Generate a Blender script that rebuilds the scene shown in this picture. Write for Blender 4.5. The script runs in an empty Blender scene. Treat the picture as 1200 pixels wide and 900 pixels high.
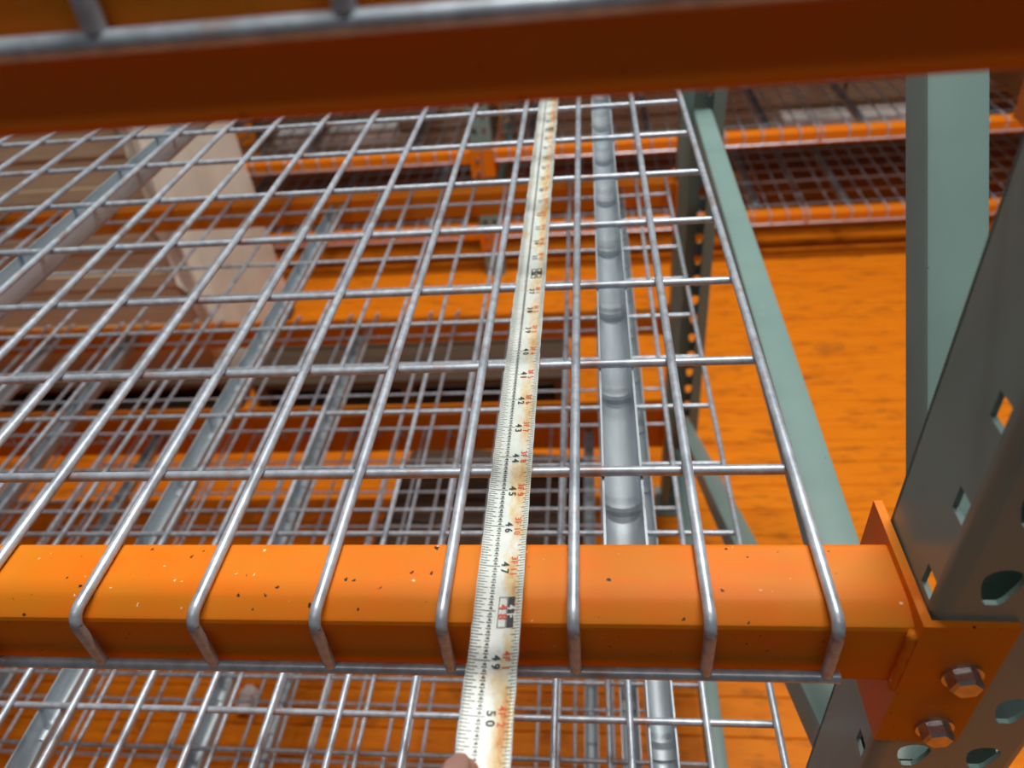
import bpy, bmesh, math, random
from mathutils import Matrix, Vector
random.seed(7)
S = 0.0254                     # everything below is written in inches
scene = bpy.context.scene
col = scene.collection

# ------------------------------------------------------------------ camera
cam_d = bpy.data.cameras.new('camera')
cam = bpy.data.objects.new('camera', cam_d)
col.objects.link(cam)
Rr = Vector((0.9932927, 0.0722294, -0.0902909))
Rd = Vector((-0.0244399, -0.6320879, -0.7745112))
Rf = Vector((-0.1130142, 0.7715230, -0.6260831))
cpos = Vector((0.5495, -12.0417, 12.1819)) * S
M = Matrix.Identity(4)
for i in range(3):
    M[i][0] = Rr[i]; M[i][1] = -Rd[i]; M[i][2] = -Rf[i]; M[i][3] = cpos[i]
cam.matrix_world = M
cam_d.sensor_width = 36.0
cam_d.lens = 875.88 / 1200 * 36
cam_d.clip_start = 0.01
cam_d.clip_end = 100
cam_d.dof.use_dof = True
cam_d.dof.focus_distance = 17.5 * S
cam_d.dof.aperture_fstop = 7.0
scene.camera = cam

# ------------------------------------------------------------------ world, lamps, exposure
w = bpy.data.worlds.new('world'); scene.world = w; w.use_nodes = True
bg = w.node_tree.nodes['Background']
bg.inputs[0].default_value = (0.80, 0.90, 1.0, 1); bg.inputs[1].default_value = 0.05

def strip_light(name, x, y, z, lx, ly, power, colr=(1, 0.96, 0.90)):
    l = bpy.data.lights.new(name, 'AREA'); l.shape = 'RECTANGLE'
    l.size = lx * S; l.size_y = ly * S; l.energy = power; l.color = colr
    o = bpy.data.objects.new(name, l); col.objects.link(o)
    o.location = (x * S, y * S, z * S)
    return o
strip_light('ceiling_tube_light', 12, 5.5, 120, 34, 6, 50)
strip_light('ceiling_tube_light', 20, 51, 120, 90, 5, 112)
strip_light('ceiling_tube_light', 0, -48, 120, 110, 6, 16)  # added fill over the near aisle, throws warm bounce onto front faces
strip_light('ceiling_tube_light', 40, 120, 120, 140, 5, 5)

scene.view_settings.view_transform = 'Standard'
scene.view_settings.look = 'None'
scene.view_settings.gamma = 1.0
scene.view_settings.use_curve_mapping = False
scene.view_settings.exposure = 0.0

# ------------------------------------------------------------------ materials
def newmat(name):
    m = bpy.data.materials.new(name); m.use_nodes = True
    nt = m.node_tree
    return m, nt, nt.nodes['Principled BSDF']
def N(nt, t, **kw):
    n = nt.nodes.new(t)
    for k, v in kw.items(): setattr(n, k, v)
    return n
def coords(nt, scale=(1, 1, 1), kind='Object'):
    tc = N(nt, 'ShaderNodeNewGeometry' if kind == 'Position' else 'ShaderNodeTexCoord'); mp = N(nt, 'ShaderNodeMapping')
    mp.inputs['Scale'].default_value = scale
    nt.links.new(tc.outputs[kind], mp.inputs[0])
    return mp.outputs[0]
def noise(nt, co, scale, detail=4, rough=0.55):
    n = N(nt, 'ShaderNodeTexNoise'); n.inputs['Scale'].default_value = scale
    n.inputs['Detail'].default_value = detail; n.inputs['Roughness'].default_value = rough
    nt.links.new(co, n.inputs['Vector']); return n.outputs['Fac']
def ramp(nt, fac, stops):
    r = N(nt, 'ShaderNodeValToRGB'); e = r.color_ramp.elements
    while len(e) < len(stops): e.new(0.5)
    for i, (p, c) in enumerate(stops):
        e[i].position = p; e[i].color = (*c, 1) if len(c) == 3 else c
    nt.links.new(fac, r.inputs[0]); return r.outputs[0]
def mix(nt, fac, a, b):
    m = N(nt, 'ShaderNodeMix', data_type='RGBA')
    if isinstance(fac, float): m.inputs[0].default_value = fac
    else: nt.links.new(fac, m.inputs[0])
    for i, v in ((6, a), (7, b)):
        if isinstance(v, tuple): m.inputs[i].default_value = (*v, 1)
        else: nt.links.new(v, m.inputs[i])
    return m.outputs[2]
def bump(nt, p, h, strength, dist=0.001):
    b = N(nt, 'ShaderNodeBump'); b.inputs['Strength'].default_value = strength
    b.inputs['Distance'].default_value = dist
    nt.links.new(h, b.inputs['Height']); nt.links.new(b.outputs[0], p.inputs['Normal'])
def specks(nt, co, scale, thr):
    v = N(nt, 'ShaderNodeTexVoronoi'); v.inputs['Scale'].default_value = scale
    nz = N(nt, 'ShaderNodeTexNoise'); nz.inputs['Scale'].default_value = scale * 2.5
    nt.links.new(co, nz.inputs['Vector'])
    vm = N(nt, 'ShaderNodeVectorMath', operation='MULTIPLY_ADD'); vm.inputs[1].default_value = (0.6 / scale,) * 3
    nt.links.new(nz.outputs['Color'], vm.inputs[0]); nt.links.new(co, vm.inputs[2])
    nt.links.new(vm.outputs[0], v.inputs['Vector'])
    # only some cells carry a speck
    sep = N(nt, 'ShaderNodeSeparateColor'); nt.links.new(v.outputs['Color'], sep.inputs[0])
    gt = N(nt, 'ShaderNodeMath', operation='GREATER_THAN'); gt.inputs[1].default_value = 0.80
    nt.links.new(sep.outputs[0], gt.inputs[0])
    sz = N(nt, 'ShaderNodeMath', operation='MULTIPLY'); sz.inputs[1].default_value = thr
    nt.links.new(sep.outputs[1], sz.inputs[0])
    lt = N(nt, 'ShaderNodeMath', operation='LESS_THAN')
    nt.links.new(v.outputs['Distance'], lt.inputs[0]); nt.links.new(sz.outputs[0], lt.inputs[1])
    mu = N(nt, 'ShaderNodeMath', operation='MULTIPLY')
    nt.links.new(gt.outputs[0], mu.inputs[0]); nt.links.new(lt.outputs[0], mu.inputs[1])
    return mu.outputs[0]

def mat_orange(name='orange_beam_paint', c1=(0.80, 0.185, 0.004), c2=(0.72, 0.215, 0.008), chips=True):
    m, nt, p = newmat(name)
    co = coords(nt)
    base = ramp(nt, noise(nt, coords(nt, (6, 14, 14)), 3.0), [(0.38, c1), (0.62, c2)])
    if chips:
        base = mix(nt, specks(nt, co, 200, 0.27), base, (0.045, 0.022, 0.012))
        base = mix(nt, specks(nt, coords(nt, (1.1, 1.1, 1.1)), 190, 0.20), base, (0.85, 0.66, 0.40))
    nt.links.new(base, p.inputs['Base Color'])
    p.inputs['Roughness'].default_value = 0.5; p.inputs['Specular IOR Level'].default_value = 0.22
    bump(nt, p, noise(nt, co, 260, 2), 0.12, 0.0004)
    return m
def mat_galv(name='galvanised_steel', c1=(0.42, 0.485, 0.56), c2=(0.60, 0.69, 0.79), metal=0.35, rough=0.36, rust=0.0, stretch=(1, 1, 1), sc=140):
    m, nt, p = newmat(name)
    base = ramp(nt, noise(nt, coords(nt, stretch), sc, 5), [(0.35, c1), (0.65, c2)])
    if rust:
        f = ramp(nt, noise(nt, coords(nt), 22, 5), [(0.56, (0, 0, 0)), (0.68, (rust, rust, rust))])
        base = mix(nt, f, base, (0.40, 0.15, 0.05))
    nt.links.new(base, p.inputs['Base Color'])
    p.inputs['Metallic'].default_value = metal; p.inputs['Roughness'].default_value = rough
    bump(nt, p, noise(nt, coords(nt, stretch), sc * 2, 3), 0.18, 0.0003)
    return m
def mat_plain(name, c, rough=0.6, metal=0.0, var=0.12, sc=40):
    m, nt, p = newmat(name)
    a = tuple(v * (1 - var) for v in c); b = tuple(min(1, v * (1 + var)) for v in c)
    nt.links.new(ramp(nt, noise(nt, coords(nt), sc), [(0.3, a), (0.7, b)]), p.inputs['Base Color'])
    p.inputs['Roughness'].default_value = rough; p.inputs['Metallic'].default_value = metal
    return m
def mat_green():
    m, nt, p = newmat('sage_green_paint')
    base = ramp(nt, noise(nt, coords(nt), 9), [(0.3, (0.18, 0.29, 0.275)), (0.7, (0.215, 0.33, 0.312))])
    base = mix(nt, specks(nt, coords(nt), 120, 0.12), base, (0.07, 0.08, 0.07))
    # dusty scuff streaks
    sc = ramp(nt, noise(nt, coords(nt, (1, 1, 0.35)), 26, 6, 0.7), [(0.60, (0, 0, 0)), (0.74, (0.35, 0.35, 0.35))])
    base = mix(nt, sc, base, (0.34, 0.40, 0.38))
    nt.links.new(base, p.inputs['Base Color'])
    p.inputs['Roughness'].default_value = 0.33
    return m
def mat_floor():
    m, nt, p = newmat('orange_floor_paint')
    co = coords(nt, (1.2, 7, 1), 'Position')
    base = ramp(nt, noise(nt, co, 3.2, 6, 0.62), [(0.30, (0.70, 0.16, 0.005)), (0.52, (0.84, 0.235, 0.006)), (0.75, (0.78, 0.18, 0.005))])
    st = ramp(nt, noise(nt, coords(nt, (1, 4, 1), 'Position'), 11, 6, 0.7), [(0.53, (0, 0, 0)), (0.70, (0.8, 0.8, 0.8))])
    base = mix(nt, st, base, (0.30, 0.085, 0.012))
    st2 = ramp(nt, noise(nt, coords(nt, (1, 1.3, 1), 'Position'), 5, 5, 0.6), [(0.62, (0, 0, 0)), (0.78, (0.6, 0.6, 0.6))])
    base = mix(nt, st2, base, (0.12, 0.05, 0.02))
    base = mix(nt, specks(nt, coords(nt, (1, 1, 1), 'Position'), 9, 0.10), base, (0.35, 0.30, 0.28))
    nt.links.new(base, p.inputs['Base Color'])
    p.inputs['Roughness'].default_value = 0.5; p.inputs['Specular IOR Level'].default_value = 0.15
    bump(nt, p, noise(nt, coords(nt, (1, 8, 1), 'Position'), 14, 5), 0.35, 0.003)
    return m
def mat_wood(name, c1, c2, sc=6, st=(1, 14, 14)):
    m, nt, p = newmat(name)
    base = ramp(nt, noise(nt, coords(nt, st, 'Position'), sc, 6, 0.65), [(0.3, c1), (0.7, c2)])
    nt.links.new(base, p.inputs['Base Color']); p.inputs['Roughness'].default_value = 0.75
    return m
def mat_tape():
    m, nt, p = newmat('tape_blade_enamel')
    base = ramp(nt, noise(nt, coords(nt), 60, 4), [(0.35, (0.66, 0.75, 0.72)), (0.65, (0.80, 0.86, 0.82))])
    # worn yellow-brown stains, strongest along the right half of the blade
    tc = N(nt, 'ShaderNodeTexCoord'); sp = N(nt, 'ShaderNodeSeparateXYZ')
    nt.links.new(tc.outputs['Object'], sp.inputs[0])
    mr = N(nt, 'ShaderNodeMapRange'); mr.inputs[1].default_value = -0.05 * S; mr.inputs[2].default_value = 0.22 * S
    nt.links.new(sp.outputs[0], mr.inputs[0])
    mr2 = N(nt, 'ShaderNodeMapRange'); mr2.inputs[1].default_value = 0.42 * S; mr2.inputs[2].default_value = 0.30 * S
    nt.links.new(sp.outputs[0], mr2.inputs[0])
    mm = N(nt, 'ShaderNodeMath', operation='MULTIPLY')
    nt.links.new(mr.outputs[0], mm.inputs[0]); nt.links.new(mr2.outputs[0], mm.inputs[1])
    nz = noise(nt, coords(nt, (1, 0.45, 1)), 55, 6, 0.7)
    ad = N(nt, 'ShaderNodeMath', operation='MULTIPLY_ADD'); ad.inputs[1].default_value = 0.17
    nt.links.new(mm.outputs[0], ad.inputs[0]); nt.links.new(nz, ad.inputs[2])
    f1 = ramp(nt, ad.outputs[0], [(0.55, (0, 0, 0)), (0.68, (0.85, 0.85, 0.85))])
    f2 = ramp(nt, ad.outputs[0], [(0.70, (0, 0, 0)), (0.82, (0.9, 0.9, 0.9))])
    base = mix(nt, f1, base, (0.72, 0.55, 0.26))
    base = mix(nt, f2, base, (0.60, 0.22, 0.05))
    gr = ramp(nt, noise(nt, coords(nt, (1, 1, 1)), 160, 5, 0.7), [(0.60, (0, 0, 0)), (0.72, (0.5, 0.5, 0.5))])
    base = mix(nt, gr, base, (0.45, 0.40, 0.30))
    nt.links.new(base, p.inputs['Base Color'])
    p.inputs['Roughness'].default_value = 0.3
    return m
def mat_film():
    m, nt, p = newmat('stretch_film')
    p.inputs['Base Color'].default_value = (0.86, 0.88, 0.80, 1)
    p.inputs['Roughness'].default_value = 0.25
    a = ramp(nt, noise(nt, coords(nt, (2, 2, 1)), 3, 5), [(0.3, (0.72, 0.72, 0.72)), (0.7, (0.95, 0.95, 0.95))])
    nt.links.new(a, p.inputs['Alpha'])
    return m

ORANGE = mat_orange()
ORANGE_FAR = mat_orange('orange_beam_paint_plain', chips=False)
WIRE = mat_galv('galvanised_wire', rust=0.55)
CHAN = mat_galv('galvanised_channel', (0.40, 0.465, 0.51), (0.50, 0.57, 0.62), 0.35, 0.42, rust=0.0, stretch=(3, 0.4, 3), sc=40)
GREEN = mat_green()
FLOOR = mat_floor()
TAN = mat_wood('tan_board', (0.56, 0.46, 0.32), (0.70, 0.585, 0.42))
PALLET = mat_wood('dark_pallet_wood', (0.05, 0.030, 0.018), (0.11, 0.067, 0.038))
CARD = mat_plain('brown_cardboard', (0.30, 0.20, 0.135), 0.85)
CARD2 = mat_plain('tan_cardboard', (0.48, 0.29, 0.12), 0.8)
WHITE = mat_plain('white_foam', (0.72, 0.71, 0.70), 0.7)
TAPE = mat_tape()
INK = mat_plain('black_ink', (0.03, 0.035, 0.04), 0.5)
RED = mat_plain('red_ink', (0.72, 0.09, 0.03), 0.5)
FILM = mat_film()
SKIN = mat_plain('skin', (0.55, 0.27, 0.20), 0.5, var=0.1, sc=90)
NAIL = mat_plain('nail', (0.62, 0.36, 0.29), 0.3)
BOLT = mat_galv('zinc_bolt', (0.42, 0.37, 0.36), (0.60, 0.55, 0.54), 0.85, 0.28)
RIM = mat_plain('sheared_steel_edge', (0.42, 0.43, 0.44), 0.4, 0.5)

# ------------------------------------------------------------------ mesh helpers
class MB:
    def __init__(s): s.v = []; s.f = []
    def add(s, vs, fs):
        o = len(s.v); s.v += [tuple(p) for p in vs]; s.f += [tuple(i + o for i in f) for f in fs]
    def box(s, x0, x1, y0, y1, z0, z1):
        s.add([(x0, y0, z0), (x1, y0, z0), (x1, y1, z0), (x0, y1, z0), (x0, y0, z1), (x1, y0, z1), (x1, y1, z1), (x0, y1, z1)],
              [(0, 3, 2, 1), (4, 5, 6, 7), (0, 1, 5, 4), (1, 2, 6, 5), (2, 3, 7, 6), (3, 0, 4, 7)])
    def tube(s, pts, r, n=8, cap=True):
        P = [Vector(p) for p in pts]; rings = []
        up = Vector((0.123, 0.31, 0.94)).normalized()
        for i, p in enumerate(P):
            d = (P[min(i + 1, len(P) - 1)] - P[max(i - 1, 0)]).normalized()
            a = d.cross(up)
            if a.length < 1e-3: a = d.cross(Vector((1, 0, 0)))
            a.normalize(); b = d.cross(a).normalized()
            rings.append([p + (a * math.cos(2 * math.pi * k / n) + b * math.sin(2 * math.pi * k / n)) * r for k in range(n)])
        vs = [q for ring in rings for q in ring]; fs = []
        for i in range(len(P) - 1):
            for k in range(n):
                fs.append((i * n + k, i * n + (k + 1) % n, (i + 1) * n + (k + 1) % n, (i + 1) * n + k))
        if cap:
            fs.append(tuple(range(n - 1, -1, -1))); fs.append(tuple((len(P) - 1) * n + k for k in range(n)))
        s.add(vs, fs)
    def prism(s, prof, x0, x1, axis='x'):
        n = len(prof)
        if axis == 'x': vs = [(x0, a, b) for a, b in prof] + [(x1, a, b) for a, b in prof]
        elif axis == 'y': vs = [(a, x0, b) for a, b in prof] + [(a, x1, b) for a, b in prof]
        else: vs = [(a, b, x0) for a, b in prof] + [(a, b, x1) for a, b in prof]
        fs = [(k, (k + 1) % n, n + (k + 1) % n, n + k) for k in range(n)]
        fs += [tuple(range(n - 1, -1, -1)), tuple(range(n, 2 * n))]
        s.add(vs, fs)
    def mesh(s, name, mat, smooth=False, angle=None):
        me = bpy.data.meshes.new(name)
        me.from_pydata([(a * S, b * S, c * S) for a, b, c in s.v], [], s.f)
        bm = bmesh.new(); bm.from_mesh(me); bmesh.ops.recalc_face_normals(bm, faces=bm.faces); bm.to_mesh(me); bm.free()
        me.materials.append(mat)
        if smooth:
            me.polygons.foreach_set('use_smooth', [True] * len(me.polygons))
            if angle is not None: me.set_sharp_from_angle(angle=angle)
        me.update(); return me
def obj(name, data, parent=None, loc=(0, 0, 0)):
    o = bpy.data.objects.new(name, data); col.objects.link(o)
    if parent: o.parent = parent
    o.location = tuple(v * S for v in loc); return o
def part(name, mb, mat, parent, smooth=False, angle=None, loc=(0, 0, 0)):
    return obj(name, mb.mesh(name, mat, smooth, angle), parent, loc)
def empty(name, loc=(0, 0, 0), rz=0.0):
    o = obj(name, None, None, loc); o.rotation_euler = (0, 0, rz); o.empty_display_size = 0.05; return o
def tag(o, label, cat, group=None, kind=None):
    if label: o['label'] = label
    if cat: o['category'] = cat
    if group: o['group'] = group
    if kind: o['kind'] = kind
    return o

def ray_poly(c, d, poly):
    best = None
    for i in range(len(poly)):
        p, q = poly[i], poly[(i + 1) % len(poly)]
        ex, ey = q[0] - p[0], q[1] - p[1]
        den = d[0] * ey - d[1] * ex
        if abs(den) < 1e-12: continue
        t = ((p[0] - c[0]) * ey - (p[1] - c[1]) * ex) / den
        u = ((p[0] - c[0]) * d[1] - (p[1] - c[1]) * d[0]) / den
        if t > 1e-9 and -1e-6 <= u <= 1 + 1e-6 and (best is None or t < best): best = t
    return (c[0] + d[0] * best, c[1] + d[1] * best)
def tile(u0, u1, v0, v1, hole, thick):
    """rectangular piece of plate with one real hole through it: verts (u,v,w), faces"""
    rect = [(u0, v0), (u1, v0), (u1, v1), (u0, v1)]
    if not hole:
        vs = [(a, b, -thick / 2) for a, b in rect] + [(a, b, thick / 2) for a, b in rect]
        return vs, [(0, 1, 2, 3), (4, 5, 6, 7)]
    c = (sum(p[0] for p in hole) / len(hole), sum(p[1] for p in hole) / len(hole))
    pts = []
    for p in hole: pts.append((math.atan2(p[1] - c[1], p[0] - c[0]), p, None))
    for p in rect: pts.append((math.atan2(p[1] - c[1], p[0] - c[0]), None, p))
    pts.sort(key=lambda q: q[0]); inn = []; out = []
    for an, h, r_ in pts:
        d = (math.cos(an), math.sin(an))
        inn.append(h or ray_poly(c, d, hole)); out.append(r_ or ray_poly(c, d, rect))
    n = len(pts)
    vs = [(*p, -thick / 2) for p in inn] + [(*p, -thick / 2) for p in out] + [(*p, thick / 2) for p in inn] + [(*p, thick / 2) for p in out]
    fs = []
    for k in range(n):
        j = (k + 1) % n
        fs += [(k, j, n + j, n + k), (2 * n + k, 2 * n + j, 3 * n + j, 3 * n + k), (k, j, 2 * n + j, 2 * n + k)]
    return vs, fs

# ------------------------------------------------------------------ floor of painted boards
FZ = -49.0
floor = empty('floor', (0, 0, FZ)); floor['kind'] = 'structure'
tag(floor, 'orange painted board floor with worn dark streaks', None)
mb = MB(); mb.box(-130, 110, -62, 190, -1.6, -0.75); sub = part('subfloor', mb, PALLET, floor)
y = -61.0; k = 0
while y < 188:
    wd = 3.42
    mb = MB(); e = 0.08
    prof = [(0.03, -0.75), (wd - 0.03, -0.75), (wd - 0.03, -e), (wd - 0.03 - e, 0), (0.03 + e, 0), (0.03, -e)]
    mb.prism([(a, b + random.uniform(-0.02, 0.02) * (b > -0.5)) for a, b in prof], -130, 110)
    p_ = part('plank', mb, FLOOR, floor, loc=(0, y, 0))
    y += wd; k += 1

# ------------------------------------------------------------------ pallet racking: uprights
def teardrop(cx, cz):
    pts = []
    for k in range(9):
        a = math.pi * k / 8
        pts.append((cx + 0.33 * math.cos(a), cz + 0.20 + 0.29 * math.sin(a)))
    pts = pts[::1]
    pts += [(cx - 0.30, cz - 0.02), (cx - 0.18, cz - 0.38), (cx - 0.10, cz - 0.47), (cx + 0.10, cz - 0.47), (cx + 0.18, cz - 0.38), (cx + 0.30, cz - 0.02)]
    return pts
def square_slot(cy, cz): return [(cy - 0.205, cz - 0.25), (cy + 0.205, cz - 0.25), (cy + 0.205, cz + 0.25), (cy - 0.205, cz + 0.25)]

def post_part(parent, W, D, z0, z1, face, first, name='post', hole_lo=-60, hole_hi=60):
    """C section post: face plate with teardrops at local y=0, sides going +y (face=-1) or -y (face=1), lips at the open side"""
    t = 0.10; r = 0.28; mb = MB(); sgn = 1 if face < 0 else -1
    ok = lambda q: z0 + 1.0 < q < z1 - 1.0 and hole_lo < q < hole_hi
    def column(u0, u1, c0, shape, put):
        v = c0
        while v - 2 > z0 + 1: v -= 2
        lo = z0
        while lo < z1 - 0.01:
            hi = min(v + 1, z1)
            vs, fs = tile(u0, u1, lo, hi, shape(v) if ok(v) and v + 1 <= z1 else None, t)
            mb.add([put(u, vv, w_) for u, vv, w_ in vs], fs)
            lo = hi; v += 2
    face_put = lambda u, v, w_: (u, sgn * (t / 2 + w_), v)
    column(r, W / 2, first, lambda q: teardrop(0.83, q), face_put)
    column(W / 2, W - r, first, lambda q: teardrop(W - 0.83, q), face_put)
    # square slots sit about three quarters of a pitch higher on the sides
    for xs in (0, 1):
        column(r, D, first + 1.48, lambda q: square_slot(0.50, q),
               (lambda u, v, w_: (t / 2 + w_, sgn * u, v)) if xs == 0 else (lambda u, v, w_: (W - t / 2 - w_, sgn * u, v)))
    # rounded bends
    for xs in (0, 1):
        o_, i_ = [], []
        for k in range(6):
            a = math.pi / 2 * k / 5
            o_.append((r - r * math.cos(a), r - r * math.sin(a))); i_.append((r - (r - t) * math.cos(a), r - (r - t) * math.sin(a)))
        prof = o_ + i_[::-1]
        prof = [((a if xs == 0 else W - a), sgn * b) for a, b in prof]
        mb.prism(prof, z0, z1, 'z')
    for xs in (0, 1):       # lips
        mb.box(*((0, 0.85) if xs == 0 else (W - 0.85, W)), *(sorted((sgn * (D - t), sgn * D))), z0, z1)
    return part(name, mb, GREEN, parent, True, 0.6)

def brace(parent, name, x0, x1, ya, za, yb, zb, h):
    """channel brace in the frame plane running from (ya,za) to (yb,zb) along its upper face, h deep"""
    d = Vector((0, yb - ya, zb - za)); L = d.length; d.normalize(); n = Vector((0, -d.z, d.y))
    if n.z < 0: n = -n
    t = 0.09; w_ = x1 - x0; r = 0.12
    prof = [(0, -h), (0, -r), (r * 0.3, -r * 0.3), (r, 0), (w_ - r, 0), (w_ - r * 0.3, -r * 0.3), (w_, -r), (w_, -h), (w_ - t, -h), (w_ - t, -r - t * 0.5), (w_ - r, -t), (r, -t), (t, -r - t * 0.5), (t, -h)]
    mb = MB(); A = Vector((x0, ya, za)); m_ = len(prof)
    vs = []
    for s_ in (0, L):
        for a, b in prof: vs.append(A + Vector((a, 0, 0)) + n * b + d * s_)
    fs = [(k, (k + 1) % m_, m_ + (k + 1) % m_, m_ + k) for k in range(m_)]
    # end caps as strips of the C
    for off in (0, m_):
        for k in range(6): fs.append((off + k, off + k + 1, off + 12 - k, off + 13 - k))
        fs.append((off + 6, off + 7, off + 7, off + 6)[:2] + (off + 7 if False else off + 7, off + 6)) if False else None
    fs = [f for f in fs if f]
    mb.add(vs, fs)
    return part(name, mb, GREEN, parent, True, 0.5)

# front face of posts is y=-4.0; the frame is turned a hair about its front corner
PX, PW, PD = 6.30, 3.06, 2.35
fr = empty('upright_frame', (PX, -4.0, FZ), -0.0135)
tag(fr, 'sage green steel upright frame with punched posts and braces on the right', 'upright')
post_part(fr, PW, PD, 0, 84, -1, -0.97 - FZ - 48 - 0.0 + 0.0, 'front_post')
rp = post_part(fr, PW, PD, 0, 84, 1, 0.7, 'rear_post'); rp.location = (0, 47.95 * S, 0)
z = lambda q: q - FZ
yl = lambda q: q + 4.0
brace(fr, 'horizontal_brace', 0.80, 2.06, yl(-3.2), z(-6.85), yl(41.4), z(-6.85), 1.45)
brace(fr, 'horizontal_brace', 0.80, 2.06, yl(-3.2), z(-39.7), yl(41.4), z(-39.7), 1.45)
brace(fr, 'diagonal_brace', 0.82, 2.04, yl(-1.4), z(-0.25), yl(25), z(34.9), 1.05)
brace(fr, 'diagonal_brace', 0.82, 2.04, yl(-2.4), z(-10.15), yl(41), z(-35.3), 1.25)
# small base plates
for yy in (1.2, 46.7):
    mb = MB(); mb.box(-0.5, PW + 0.5, yy - 2, yy + 2, 0.0, 0.3); part('base_plate', mb, GREEN, fr)

# ------------------------------------------------------------------ shelf beams
def hexbolt(parent, x, y, z_, sgn):
    b = MB(); n = 20
    for (r0, ya, yb) in ((0.37, 0, 0.07),):
        b.tube([(x, y, z_), (x, y + sgn * yb, z_)], r0, 20)
    vs = []; 
    for yy, rr in ((0.05, 0.30), (0.27, 0.30), (0.33, 0.25)):
        for k in range(6):
            a = math.pi / 3 * k + 0.3
            vs.append((x + rr * math.cos(a), y + sgn * yy, z_ + rr * math.sin(a)))
    fs = [(i * 6 + k, i * 6 + (k + 1) % 6, (i + 1) * 6 + (k + 1) % 6, (i + 1) * 6 + k) for i in (0, 1) for k in range(6)] + [tuple(range(12, 18))]
    b.add(vs, fs)
    return part('bolt', b, BOLT, parent, False)

def beam(x0, x1, yf, ztop, sgn, label, mat, conn_right=True, conn_left=False, bolts=True, depth=1.83, height=1.93, group=None, weld=True):
    """box beam whose front face is at y=yf; sgn=+1 body extends to +y, -1 to -y. x1 is the right end"""
    t = empty('shelf_beam_rail', (x0, yf, ztop)); L = x1 - x0
    tag(t, label, 'rack beam', group)
    s_ = sgn
    prof = [(0.0, -0.24), (0.04, -0.17), (0.10, -0.13), (0.47, -0.02), (0.56, 0.0), (depth - 0.1, 0), (depth - 0.03, -0.03), (depth, -0.1), (depth, -height + 0.1), (depth - 0.1, -height), (0.12, -height), (0.035, -height + 0.035), (0.0, -height + 0.12)]
    mb = MB(); mb.prism([(s_ * a, b) for a, b in prof], 0, L)
    part('bar', mb, mat, t, True, 0.35)
    for right in (True, False):
        if right and not conn_right or (not right and not conn_left): continue
        # L shaped connector: one leg across the end of the bar, one leg over the post face
        xe = L if right else 0.0; d = 1 if right else -1
        pts = [(xe, -0.19 * s_), (xe + d * 1.61, -0.19 * s_), (xe + d * 1.61, -0.05 * s_), (xe + d * 0.17, -0.05 * s_), (xe + d * 0.17, 2.75 * s_), (xe, 2.75 * s_)]
        mb = MB(); mb.prism(pts, -3.92, 0.2, 'z')
        c_ = part('connector', mb, mat, t, False)
        if bolts:
            for zz in (-1.32, -3.28): hexbolt(c_, xe + d * 1.02, -0.19 * s_, zz, -s_)
        if weld:
            wb = MB(); pp = []
            for k in range(15):
                q = k / 14; pp.append((xe - d * (0.02 + 0.02 * math.sin(q * 19)), s_ * (-0.06 + 0.01 * math.sin(q * 31)), -0.2 - q * (height - 0.2)))
            wb.tube(pp, 0.115, 8); part('weld_bead', wb, mat, t, True)
    return t

LV = [12.15, 0.0, -12.4, -24.6, -36.8]
FRONT_Y = [-4.40, -3.95, -3.9, -3.9, -3.9]
wr = 0.12
BL = -90
names_f = ['orange beam with blurred underside right at the camera, top of the photo',
           'orange beam crossing the middle under the tape measure, chipped paint, bolted to the right post',
           'orange front beam under the second wire deck, first one down from the taped shelf',
           'orange front beam under the third wire deck down',
           'orange front beam of the lowest wire deck, nearest the floor']
names_r = ['orange rear beam of the topmost shelf, behind the nearest beam',
           'orange rear beam of the shelf the tape measure lies on',
           'orange rear beam one level below the taped deck, crossing in front of the tan boards',
           'orange rear beam two levels below the taped deck, level with the pallet wood',
           'dark red-orange rear beam of the lowest wire deck, near the floor boards']
for i, zz in enumerate(LV):
    beam(BL, 6.12, FRONT_Y[i], zz - wr - 0.005, 1, names_f[i], ORANGE, height=2.42 if i == 0 else 1.98)
    beam(BL, 6.75, 43.95, zz - wr - 0.005 + (1.55 if i == 4 else 0), -1, names_r[i], ORANGE_FAR, bolts=False, weld=False, height=5.0 if i == 4 else 1.98)

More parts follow.
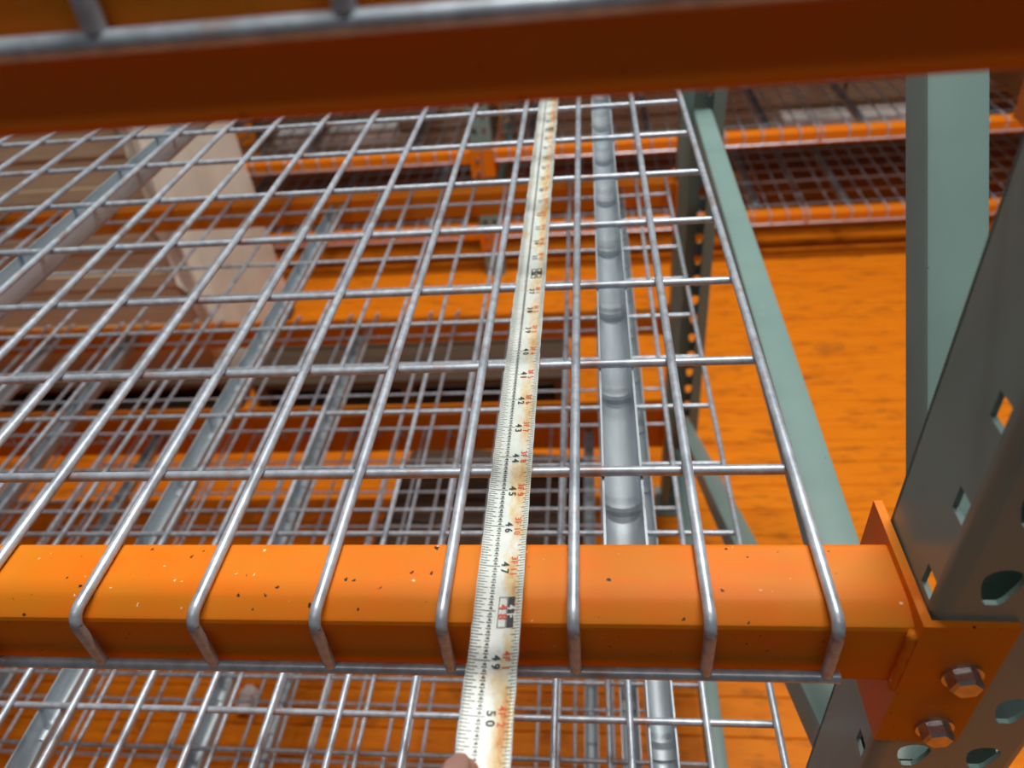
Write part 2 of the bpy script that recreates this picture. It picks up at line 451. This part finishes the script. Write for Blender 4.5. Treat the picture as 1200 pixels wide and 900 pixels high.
# ------------------------------------------------------------------ wire decks
def channel_mesh(y0, y1, detail):
    """U channel opening upwards, bottom stepped every 4 inches"""
    W = 0.92; H = 1.05; t = 0.055
    mb = MB(); ys = []
    if detail:
        yy = y0; 
        steps = [-0.4 + 4 * k for k in range(-1, 14)]
        ys = [(y0, 0.0)]
        for s_ in steps:
            if y0 + 0.3 < s_ < y1 - 0.3: ys += [(s_ - 0.004, 0.0), (s_ + 0.004, 0.16), (s_ + 1.2, 0.10), (s_ + 3.3, 0.0)]
        ys.append((y1, 0.0))
    else: ys = [(y0, 0), (y1, 0)]
    n = 10; rows = []
    for yy, lift in ys:
        inn = []; out = []
        for k in range(n + 1):
            a = math.pi * k / n
            r_ = W / 2 - t
            inn.append((-r_ * math.cos(a), -H + 0.34 - 0.30 * math.sin(a) + lift * math.sin(a) ** 0.7))
            out.append((-W / 2 * math.cos(a), -H + 0.34 - 0.34 * math.sin(a)))
        prof = [(-W / 2, 0), (-W / 2 + t, 0)] + inn + [(W / 2 - t, 0), (W / 2, 0)] + out[::-1]
        rows.append([(a, yy, b) for a, b in prof])
    m_ = len(rows[0]); vs = [q for r_ in rows for q in r_]; fs = []
    for i in range(len(rows) - 1):
        for k in range(m_):
            fs.append((i * m_ + k, i * m_ + (k + 1) % m_, (i + 1) * m_ + (k + 1) % m_, (i + 1) * m_ + k))
    # caps: strips between inner and outer runs
    for off in (0, (len(rows) - 1) * m_):
        fs.append((off, off + 1, off + 2, off + m_ - 1))
        for k in range(n): fs.append((off + 2 + k, off + 3 + k, off + m_ - 2 - k, off + m_ - 1 - k))
        fs.append((off + 2 + n, off + 3 + n, off + 4 + n, off + 5 + n))
    mb.add(vs, fs)
    return mb

cache = {}
def wire_mesh(kind, *a):
    key = (kind,) + a
    if key in cache: return cache[key]
    mb = MB()
    if kind == 'depth':
        y0, y1, sides = a; pts = [(0, y1 + 0.05, -1.3), (0, y1, -0.3), (0, y1 - 0.06, -0.1), (0, y1 - 0.25, 0)]
        m_ = 6
        for k in range(1, m_): pts.append((0, y1 - 0.25 + (y0 + 0.32 - y1 + 0.25) * k / m_, 0))
        for k in range(7):
            an = math.radians(85) * k / 6
            pts.append((0, y0 + 0.32 - 0.32 * math.sin(an), -0.32 + 0.32 * math.cos(an)))
        pts.append((0, y0 - 0.02, -1.50))
        mb.tube(pts, wr, sides)
    else:
        x0, x1, sides = a
        mb.tube([(x0 + (x1 - x0) * k / 4, 0, 0) for k in range(5)], wr, sides)
    cache[key] = mb.mesh(kind + '_wire', WIRE, True, 0.9)
    return cache[key]

def deck(E, Lft, yf, yb, zc, row0, label, detail=False, sides=8, chans=(-3.67, -25.8, -48.1), group=None, fewer=False):
    t = empty('wire_deck', (E, yf, zc)); tag(t, label, 'wire deck', group)
    xs = [0.0]; x = -2.24
    while E + x > Lft + 2.0: xs.append(x); x -= 2.5
    xs.append(Lft - E)
    dm = wire_mesh('depth', 0.0, yb - yf, sides)
    for x in xs: obj('depth_wire', dm, t, (x, 0, 0))
    cm = wire_mesh('cross', Lft - E, -0.02, sides)
    yy = row0
    while yy - 4 > yf + 1.5: yy -= 4
    while yy < yb - 1.0:
        obj('cross_wire', cm, t, (0, yy - yf, -2 * wr + 0.02)); yy += 4
    cm2 = wire_mesh('cross', Lft - E - 0.1, 0.25, sides)
    obj('front_edge_wire', cm2, t, (0, -0.02, -1.60))
    ckey = ('ch', yf, yb, detail)
    if ckey not in cache:
        cache[ckey] = channel_mesh(2.02, (yb - yf) - 2.1, detail)
        if detail:
            cache[ckey] = channel_mesh_world(yf)
        cache[ckey] = cache[ckey].mesh('support_channel', CHAN, True, 0.5)
    for cx in chans:
        if E + cx > Lft + 1: obj('support_channel', cache[ckey], t, (cx, 0, -3 * wr + 0.03))
    return t
def channel_mesh_world(yf):
    mb = channel_mesh(yf + 2.02, 41.9, True); m2 = MB()
    m2.v = [(a, b - yf, c) for a, b, c in mb.v]; m2.f = mb.f
    return m2

YB = 44.15
deck(5.54, 5.54 - 52, -4.55, YB, LV[0], 0.5, 'wire deck of the nearest shelf, blurred wires hooked over the beam at the top', chans=(-3.67, -25.8, -48.1))
deck(4.74, 4.74 - 52, -4.13, YB, LV[1], 0.0, 'galvanised wire deck that the tape measure lies on, bent over the chipped middle beam', True, 12)
deck(6.10, 6.10 - 52, -4.10, YB, LV[2], 0.45, 'galvanised wire deck first below the one with the tape measure', True, 10)
deck(5.46, 5.46 - 52, -4.10, YB, LV[3], 0.55, 'galvanised wire deck second below the one with the tape measure', True, 8)
deck(3.30, 3.30 - 52, -4.10, 41.9, LV[4], 1.40, 'lowest galvanised wire deck just above the orange floor', True, 8)
for i, nm in ((2, 'first'), (3, 'second'), (4, 'lowest')):
    e_ = (0, 0, 6.10, 5.46, 3.30)[i] - 52.6
    deck(e_, e_ - 40, -4.10, 41.9 if i == 4 else YB, LV[i], 0.6, 'neighbouring wire deck at the left edge of the photo, %s level below the tape' % nm, False, 6)

# ------------------------------------------------------------------ tape measure
TX = -1.40; TW = 0.90; TZ = wr + 0.035
def tz(u): return 0.055 * (2 * u / TW) ** 2
def inch_y(n): return (44.1 - n) * 1.015
tape = empty('tape_measure', (TX, 0, TZ))
tag(tape, 'worn white steel tape measure blade stretched over the wire deck', 'tape measure')
mb = MB(); nx = 12; rows = []
yy = 44.4
random.seed(3)
while yy > -9.6:
    rows.append(yy); yy -= 0.25
vs = []; fs = []
for j, yv in enumerate(rows):
    wob = 0.012 * math.sin(yv * 1.7) + 0.01 * math.sin(yv * 5.1)
    jl = random.uniform(-0.010, 0.010); jr = random.uniform(-0.008, 0.008)
    for k in range(nx + 1):
        u = -TW / 2 + TW * k / nx
        if k == 0: u += jl
        if k == nx: u += jr
        vs.append((u, yv, tz(u) + wob * 0.3))
n1 = nx + 1
for j in range(len(rows) - 1):
    for k in range(nx): fs.append((j * n1 + k, j * n1 + k + 1, (j + 1) * n1 + k + 1, (j + 1) * n1 + k))
mb.add(vs, fs)
blade = part('blade', mb, TAPE, tape, True)
so = blade.modifiers.new('thick', 'SOLIDIFY'); so.thickness = 0.010 * S; so.offset = 0
# printed graduations, all alike and far too fine to count
mb = MB()
def tick(u0, u1, yv, th):
    for (a, b) in ((u0, (u0 + u1) / 2), ((u0 + u1) / 2, u1)):
        mb.add([(a, yv - th / 2, tz(a) + 0.016), (b, yv - th / 2, tz(b) + 0.016), (b, yv + th / 2, tz(b) + 0.016), (a, yv + th / 2, tz(a) + 0.016)], [(0, 1, 2, 3)])
for n in range(14, 53):
    for s_ in range(16):
        yv = inch_y(n + s_ / 16.0)
        if yv < -9.3: continue
        Lm = 0.13 + (0.05 if s_ % 2 == 0 else 0) + (0.03 if s_ % 4 == 0 else 0)
        if s_ == 0: Lm = 0.40
        tick(-TW / 2 + 0.012, -TW / 2 + 0.012 + Lm, yv, 0.013)
        Lr = 0.09 + (0.04 if s_ % 2 == 0 else 0) + (0.03 if s_ % 8 == 0 else 0)
        tick(TW / 2 - 0.012 - Lr, TW / 2 - 0.012, yv, 0.012)
        if s_ % 2 == 1:    # the fine fraction figures read as small marks
            tick(-0.17, -0.10, yv - 0.012, 0.024); tick(-0.15, -0.12, yv + 0.02, 0.016)
        elif s_: tick(-0.19, -0.09, yv, 0.016)
tk = part('graduation_marks', mb, INK, tape); tk['kind'] = 'stuff'

def text_mesh(txt, size, mat, space=1.3, bold=0.006):
    cu = bpy.data.curves.new('tmp', 'FONT'); cu.body = txt; cu.size = size; cu.align_x = 'CENTER'; cu.align_y = 'CENTER'
    cu.space_character = space; cu.offset = bold; cu.fill_mode = 'FRONT'; cu.dimensions = '2D'; cu.resolution_u = 3
    o = bpy.data.objects.new('tmp', cu); col.objects.link(o); bpy.context.view_layer.update()
    me = bpy.data.meshes.new_from_object(o.evaluated_get(bpy.context.evaluated_depsgraph_get()))
    bpy.data.objects.remove(o); bpy.data.curves.remove(cu)
    out = MB(); out.v = [tuple(v.co) for v in me.vertices]; out.f = [tuple(p.vertices) for p in me.polygons]
    bpy.data.meshes.remove(me); return out
def print_on(name, txt, u, yv, size, mat, space=1.5, lift=0.018, bold=0.006):
    t_ = text_mesh(txt, size, mat, space, bold); m2 = MB()
    # glyph tops point to the right edge, lines run towards the camera
    m2.v = [(u + b, yv - a, tz(u + b) + lift) for a, b, c in t_.v]; m2.f = t_.f
    return part(name, m2, mat, tape)
def patch(name, u0, u1, ya, yb, mat, lift=0.017):
    m2 = MB(); m2.add([(u0, ya, tz(u0) + lift), (u1, ya, tz(u1) + lift), (u1, yb, tz(u1) + lift), (u0, yb, tz(u0) + lift)], [(0, 1, 2, 3)])
    return part(name, m2, mat, tape)
def frame_patch(u0, u1, ya, yb, mat, th=0.018):
    m2 = MB()
    for (a, b, c_, d) in ((u0, u1, ya, ya + th), (u0, u1, yb - th, yb), (u0, u0 + th, ya, yb), (u1 - th, u1, ya, yb)):
        m2.add([(a, c_, tz(a) + 0.0175), (b, c_, tz(b) + 0.0175), (b, d, tz(b) + 0.0175), (a, d, tz(a) + 0.0175)], [(0, 1, 2, 3)])
    return part('number_frame', m2, mat, tape)
for n in range(16, 53):
    ft, inc = divmod(n, 12); yv = inch_y(n)
    if n == 48:
        frame_patch(0.01, 0.175, yv - 0.36, yv + 0.30, INK, 0.012)
        print_on('numeral', '48', 0.092, yv - 0.02, 0.23, RED, 1.75)
        patch('number_block', 0.185, 0.315, yv - 0.36, yv + 0.30, INK)
        print_on('foot_numeral', '4F', 0.25, yv - 0.02, 0.20, WHITE, 1.75, 0.021)
    elif inc == 0:
        frame_patch(-0.01, 0.145, yv - 0.30, yv + 0.25, INK, 0.026)
        print_on('numeral', str(n), 0.067, yv, 0.20, INK, 1.2, bold=0.012)
        frame_patch(0.165, 0.32, yv - 0.30, yv + 0.25, INK, 0.026)
        print_on('foot_numeral', '%dF' % ft, 0.242, yv, 0.20, INK, 1.2, bold=0.012)
    else:
        print_on('numeral', str(n), 0.055, yv - 0.03, 0.215, INK, 1.55)
        print_on('foot_numeral', '%dF %d' % (ft, inc), 0.235, yv - 0.0, 0.185, RED, 1.15, bold=0.003)

# ------------------------------------------------------------------ goods behind the rack
def pallet(name, cx, cy, wx, wy, rz, label, nb=6):
    t = empty(name, (cx, cy, FZ), rz); tag(t, label, 'pallet')
    bw = 3.4
    for k in range(nb):
        yy = -wy / 2 + (wy - bw) * k / (nb - 1)
        mb = MB(); mb.box(-wx / 2, wx / 2, yy, yy + bw, 4.05, 4.75); part('top_board', mb, PALLET, t)
    for k in range(3):
        xx = -wx / 2 + (wx - 1.6) * k / 2
        mb = MB(); mb.box(xx, xx + 1.6, -wy / 2, wy / 2, 0.65, 4.04); part('stringer', mb, PALLET, t)
    for k in range(3):
        yy = -wy / 2 + (wy - bw) * k / 2
        mb = MB(); mb.box(-wx / 2, wx / 2, yy, yy + bw, 0.0, 0.64); part('bottom_board', mb, PALLET, t)
    return t
pallet('wooden_pallet', -79, 70.9, 66, 23.6, 0, 'dark wooden pallet carrying the wrapped stack of tan boards')
pallet('wooden_pallet', -23, 64.1, 40, 11, 0, 'empty dark wooden pallet on the aisle floor right of the wrapped board stack', 3)
pallet('wooden_pallet', -11, 37, 20, 18, -0.12, 'dark wooden pallet on the floor beneath the lowest wire deck', 5)

ld = empty('board_stack', (-78.8, 71.7, FZ + 4.76))
tag(ld, 'tall stack of tan boards behind the rack on the left, its end wrapped in film', 'board stack')
zz = 0.0; k = 0
random.seed(11)
while zz < 46:
    th = random.choice((1.5, 1.5, 1.9)); dx = random.uniform(-0.35, 0.2); dy = random.uniform(-0.2, 0.15)
    mb = MB(); mb.box(-32 + dx, 32 + dx, -10.3 + dy, 10.3 + dy, zz + 0.02, zz + th - 0.02); part('board', mb, TAN, ld)
    zz += th
# film around the right end, wrinkled
mb = MB(); cols_ = []
path = [(30.5 + 2.2 * k / 8, -10.75) for k in range(9)] + [(32.8, -10.6 + 21.2 * k / 8) for k in range(9)]
random.seed(5)
nz_ = 24
for j in range(nz_ + 1):
    for k, (a, b) in enumerate(path):
        q = random.uniform(-0.18, 0.18)
        mb.v.append((a + (random.uniform(-1.2, 1.2) if k == 0 else q * 0.5), b + (q if k < 9 else 0), 0.3 + 46 * j / nz_))
for j in range(nz_):
    for k in range(len(path) - 1):
        a = j * len(path) + k; mb.f.append((a, a + 1, a + 1 + len(path), a + len(path)))
part('stretch_film', mb, FILM, ld, True)

# crumpled paper on the floor
bm = bmesh.new(); bmesh.ops.create_icosphere(bm, subdivisions=2, radius=1.0 * S)
random.seed(9)
for v in bm.verts:
    v.co *= random.uniform(0.75, 1.15); v.co.z *= 0.8; v.co.y *= 1.3
me = bpy.data.meshes.new('crumpled_paper'); bm.to_mesh(me); bm.free(); me.materials.append(WHITE)
zmin = min(v.co.z for v in me.vertices) / S
cp = obj('crumpled_paper', me, None, (-30.6, 19.4, FZ - zmin))
tag(cp, 'small crumpled white paper scrap on the orange floor, lower left', 'paper')

# ------------------------------------------------------------------ the rack across the aisle
FY = 91.0
far = empty('upright_frame', (-16.6, FY, FZ)); tag(far, 'sage green upright of the rack across the aisle, centre background', 'upright')
post_part(far, PW, PD, 0, 60, -1, 1.3, 'front_post', 8, 40)
q = post_part(far, PW, PD, 0, 60, 1, 1.3, 'rear_post', 8, 40); q.location = (0, 44 * S, 0)
brace(far, 'horizontal_brace', 0.80, 2.06, 1.0, 26, 43, 26, 1.45)
brace(far, 'horizontal_brace', 0.80, 2.06, 1.0, 8, 43, 8, 1.45)
FLV = [-28.3, -40.5, -16.1]  # last level is unseen, added to shade the floor under this rack
fn = ['upper', 'lower', 'topmost']
for i, zf in enumerate(FLV):
    beam(-112, -16.78, FY - 0.05, zf - wr, 1, 'orange %s beam of the rack across the aisle, left bay beside the wrapped stack' % fn[i], ORANGE_FAR, True, False, True, weld=False)
    beam(-13.36, 100, FY - 0.05, zf - wr, 1, 'orange %s beam of the rack across the aisle, long right bay' % fn[i], ORANGE_FAR, False, True, False, weld=False)
    beam(-112, -16.78, FY + 44, zf - wr, -1, 'orange %s rear beam of the far rack, left bay' % fn[i], ORANGE_FAR, True, False, False, weld=False)
    beam(-13.36, 100, FY + 44, zf - wr, -1, 'orange %s rear beam of the far rack, right bay' % fn[i], ORANGE_FAR, False, True, False, weld=False)
    for E, Lf, nm in ((-19.6, -71.0, 'left bay'), (31.2, -13.1, 'right bay, nearer the centre post'), (77.6, 31.9, 'right bay, at the right edge')):
        deck(E, Lf, FY - 0.22, FY + 44, zf, FY + 3.2, '%s wire deck of the rack across the aisle, %s' % (fn[i], nm), False, 6, chans=(-6, -22.5, -39.5))

def carton(x, y, z_, wx, wy, h, label, mat, name='carton'):
    t = empty(name, (x, y, z_)); tag(t, label, 'box')
    mb = MB(); mb.box(-wx / 2, wx / 2, -wy / 2, wy / 2, 0, h); part('body', mb, mat, t)
    for s_ in (-1, 1):
        mb = MB(); mb.box(-wx / 2, wx / 2, min(s_ * 0.06, s_ * wy / 2), max(s_ * 0.06, s_ * wy / 2), h, h + 0.15); part('flap', mb, mat, t)
    return t
zc = FLV[1] + wr + 0.01
xs = -62
for k, (wx, h, nm) in enumerate(((20, 10.2, 'leftmost'), (24.7, 10.4, 'second from the left'), (3.9, 0, ''), (31, 10.2, 'right of the green centre post'), (26, 10.5, 'fourth from the left'), (22, 10.1, 'fifth from the left'), (30, 10.4, 'rightmost'))):
    if h: carton(xs + wx / 2, FY + 38.5, zc, wx - 0.6, 16, h, 'brown carton under the upper deck of the far rack, %s' % nm, CARD)
    xs += wx
def slab(x, y, z_, wx, wy, h, label):
    mb = MB(); e = 0.15
    mb.prism([(-wy / 2 + e, 0), (wy / 2 - e, 0), (wy / 2, e), (wy / 2, h - e), (wy / 2 - e, h), (-wy / 2 + e, h), (-wy / 2, h - e), (-wy / 2, e)], -wx / 2, wx / 2)
    o = part('foam_block', mb, WHITE, None, loc=(x, y, z_)); tag(o, label, 'foam block'); return o
carton(-45, FY + 27.5, zc, 26, 5, 4.2, 'low brown carton under a white foam block, beside the wrapped stack', CARD)
carton(44, FY + 27.5, zc, 30, 5, 2.3, 'low brown carton under a white foam block, near the right green brace', CARD)
slab(-45, FY + 27.5, zc + 4.36, 22, 4, 2.3, 'white foam block on a low carton of the far rack, beside the wrapped stack')
slab(44, FY + 27.5, zc + 2.46, 22, 4, 1.6, 'white foam block on a low carton of the far rack, near the right green brace')
carton(70, FY + 12, FLV[0] + wr + 0.01, 22, 22, 10, 'tan carton standing on the far upper deck at the right edge', CARD2)

# ------------------------------------------------------------------ hand holding the blade (only the thumb tip is in view)
def skin_part(name, chains, parent, mat, sub=2, root=0):
    me = bpy.data.meshes.new(name); vs = []; es = []; rs = []
    for ch in chains:
        prev = None
        for item in ch:
            if isinstance(item, int): prev = item; continue
            p, r = item; vs.append(tuple(c * S for c in p)); rs.append(r * S); i = len(vs) - 1
            if prev is not None: es.append((prev, i))
            prev = i
    me.from_pydata(vs, es, []); o = obj(name, me, parent); me.materials.append(mat)
    sk = o.modifiers.new('skin', 'SKIN'); sk.use_smooth_shade = True
    sv = me.skin_vertices[0].data
    for i, r in enumerate(rs): sv[i].radius = (r, r)
    sv[root].use_root = True
    sb = o.modifiers.new('sub', 'SUBSURF'); sb.levels = sub; sb.render_levels = sub
    return o
hand = empty('hand', (-2.45, -9.62, 0))
tag(hand, 'thumb tip pressing on the tape blade at the bottom edge of the photo', 'hand')
# palm centre index 0, forearm 1-2, knuckles follow; coordinates relative to the hand origin
ch = [
    [((0, 0, -0.55), 0.62), ((-0.9, -2.2, -0.7), 0.62), ((-1.5, -4.6, -0.9), 0.95), ((-2.2, -7.5, -1.1), 1.2)],
    [0, ((0.05, 0.75, -0.15), 0.42), ((0.36, 1.55, 0.46), 0.40), ((0.70, 2.32, 0.60), 0.38), ((0.98, 2.78, 0.50), 0.30)],
    [0, ((0.15, 1.35, -0.75), 0.40), ((0.75, 1.85, -0.80), 0.34), ((1.45, 1.75, -0.50), 0.30), ((1.85, 1.45, -0.33), 0.25)],
    [0, ((0.2, 0.55, -0.95), 0.40), ((0.95, 0.95, -1.0), 0.35), ((1.7, 0.85, -0.70), 0.31), ((2.05, 0.6, -0.50), 0.26)],
    [0, ((0.1, -0.3, -1.05), 0.40), ((0.9, 0.05, -1.1), 0.34), ((1.6, 0.0, -0.8), 0.30), ((1.9, -0.25, -0.6), 0.25)],
    [0, ((-0.1, -1.05, -1.05), 0.36), ((0.65, -0.85, -1.1), 0.29), ((1.2, -0.9, -0.85), 0.26), ((1.45, -1.1, -0.7), 0.21)],
]
skin_part('hand_body', ch, hand, SKIN)
bm = bmesh.new(); bmesh.ops.create_uvsphere(bm, u_segments=12, v_segments=8, radius=1.0)
me = bpy.data.meshes.new('thumb_nail')
for v in bm.verts: v.co = Vector((v.co.x * 0.19, v.co.y * 0.27, v.co.z * 0.05)) * S
bm.to_mesh(me); bm.free(); me.materials.append(NAIL); me.polygons.foreach_set('use_smooth', [True] * len(me.polygons))
nl = obj('thumb_nail', me, hand, (0.78, 2.45, 0.95)); nl.rotation_euler = (-0.15, 0.05, -0.5)

# unseen cartons added on the topmost far level to shade what is below them
xs = -70
for k, (wx, h) in enumerate(((24, 14), (27, 12), (6.3, 0), (24, 13), (22, 16), (26, 12), (20, 15))):
    if h: carton(xs + wx / 2, FY + 6.0, FLV[2] + wr + 0.01, wx - 0.5, 9, h, 'large brown carton on the topmost far shelf, %s from the left' % ('first', 'second', '', 'third', 'fourth', 'fifth', 'sixth')[k], CARD)
    xs += wx
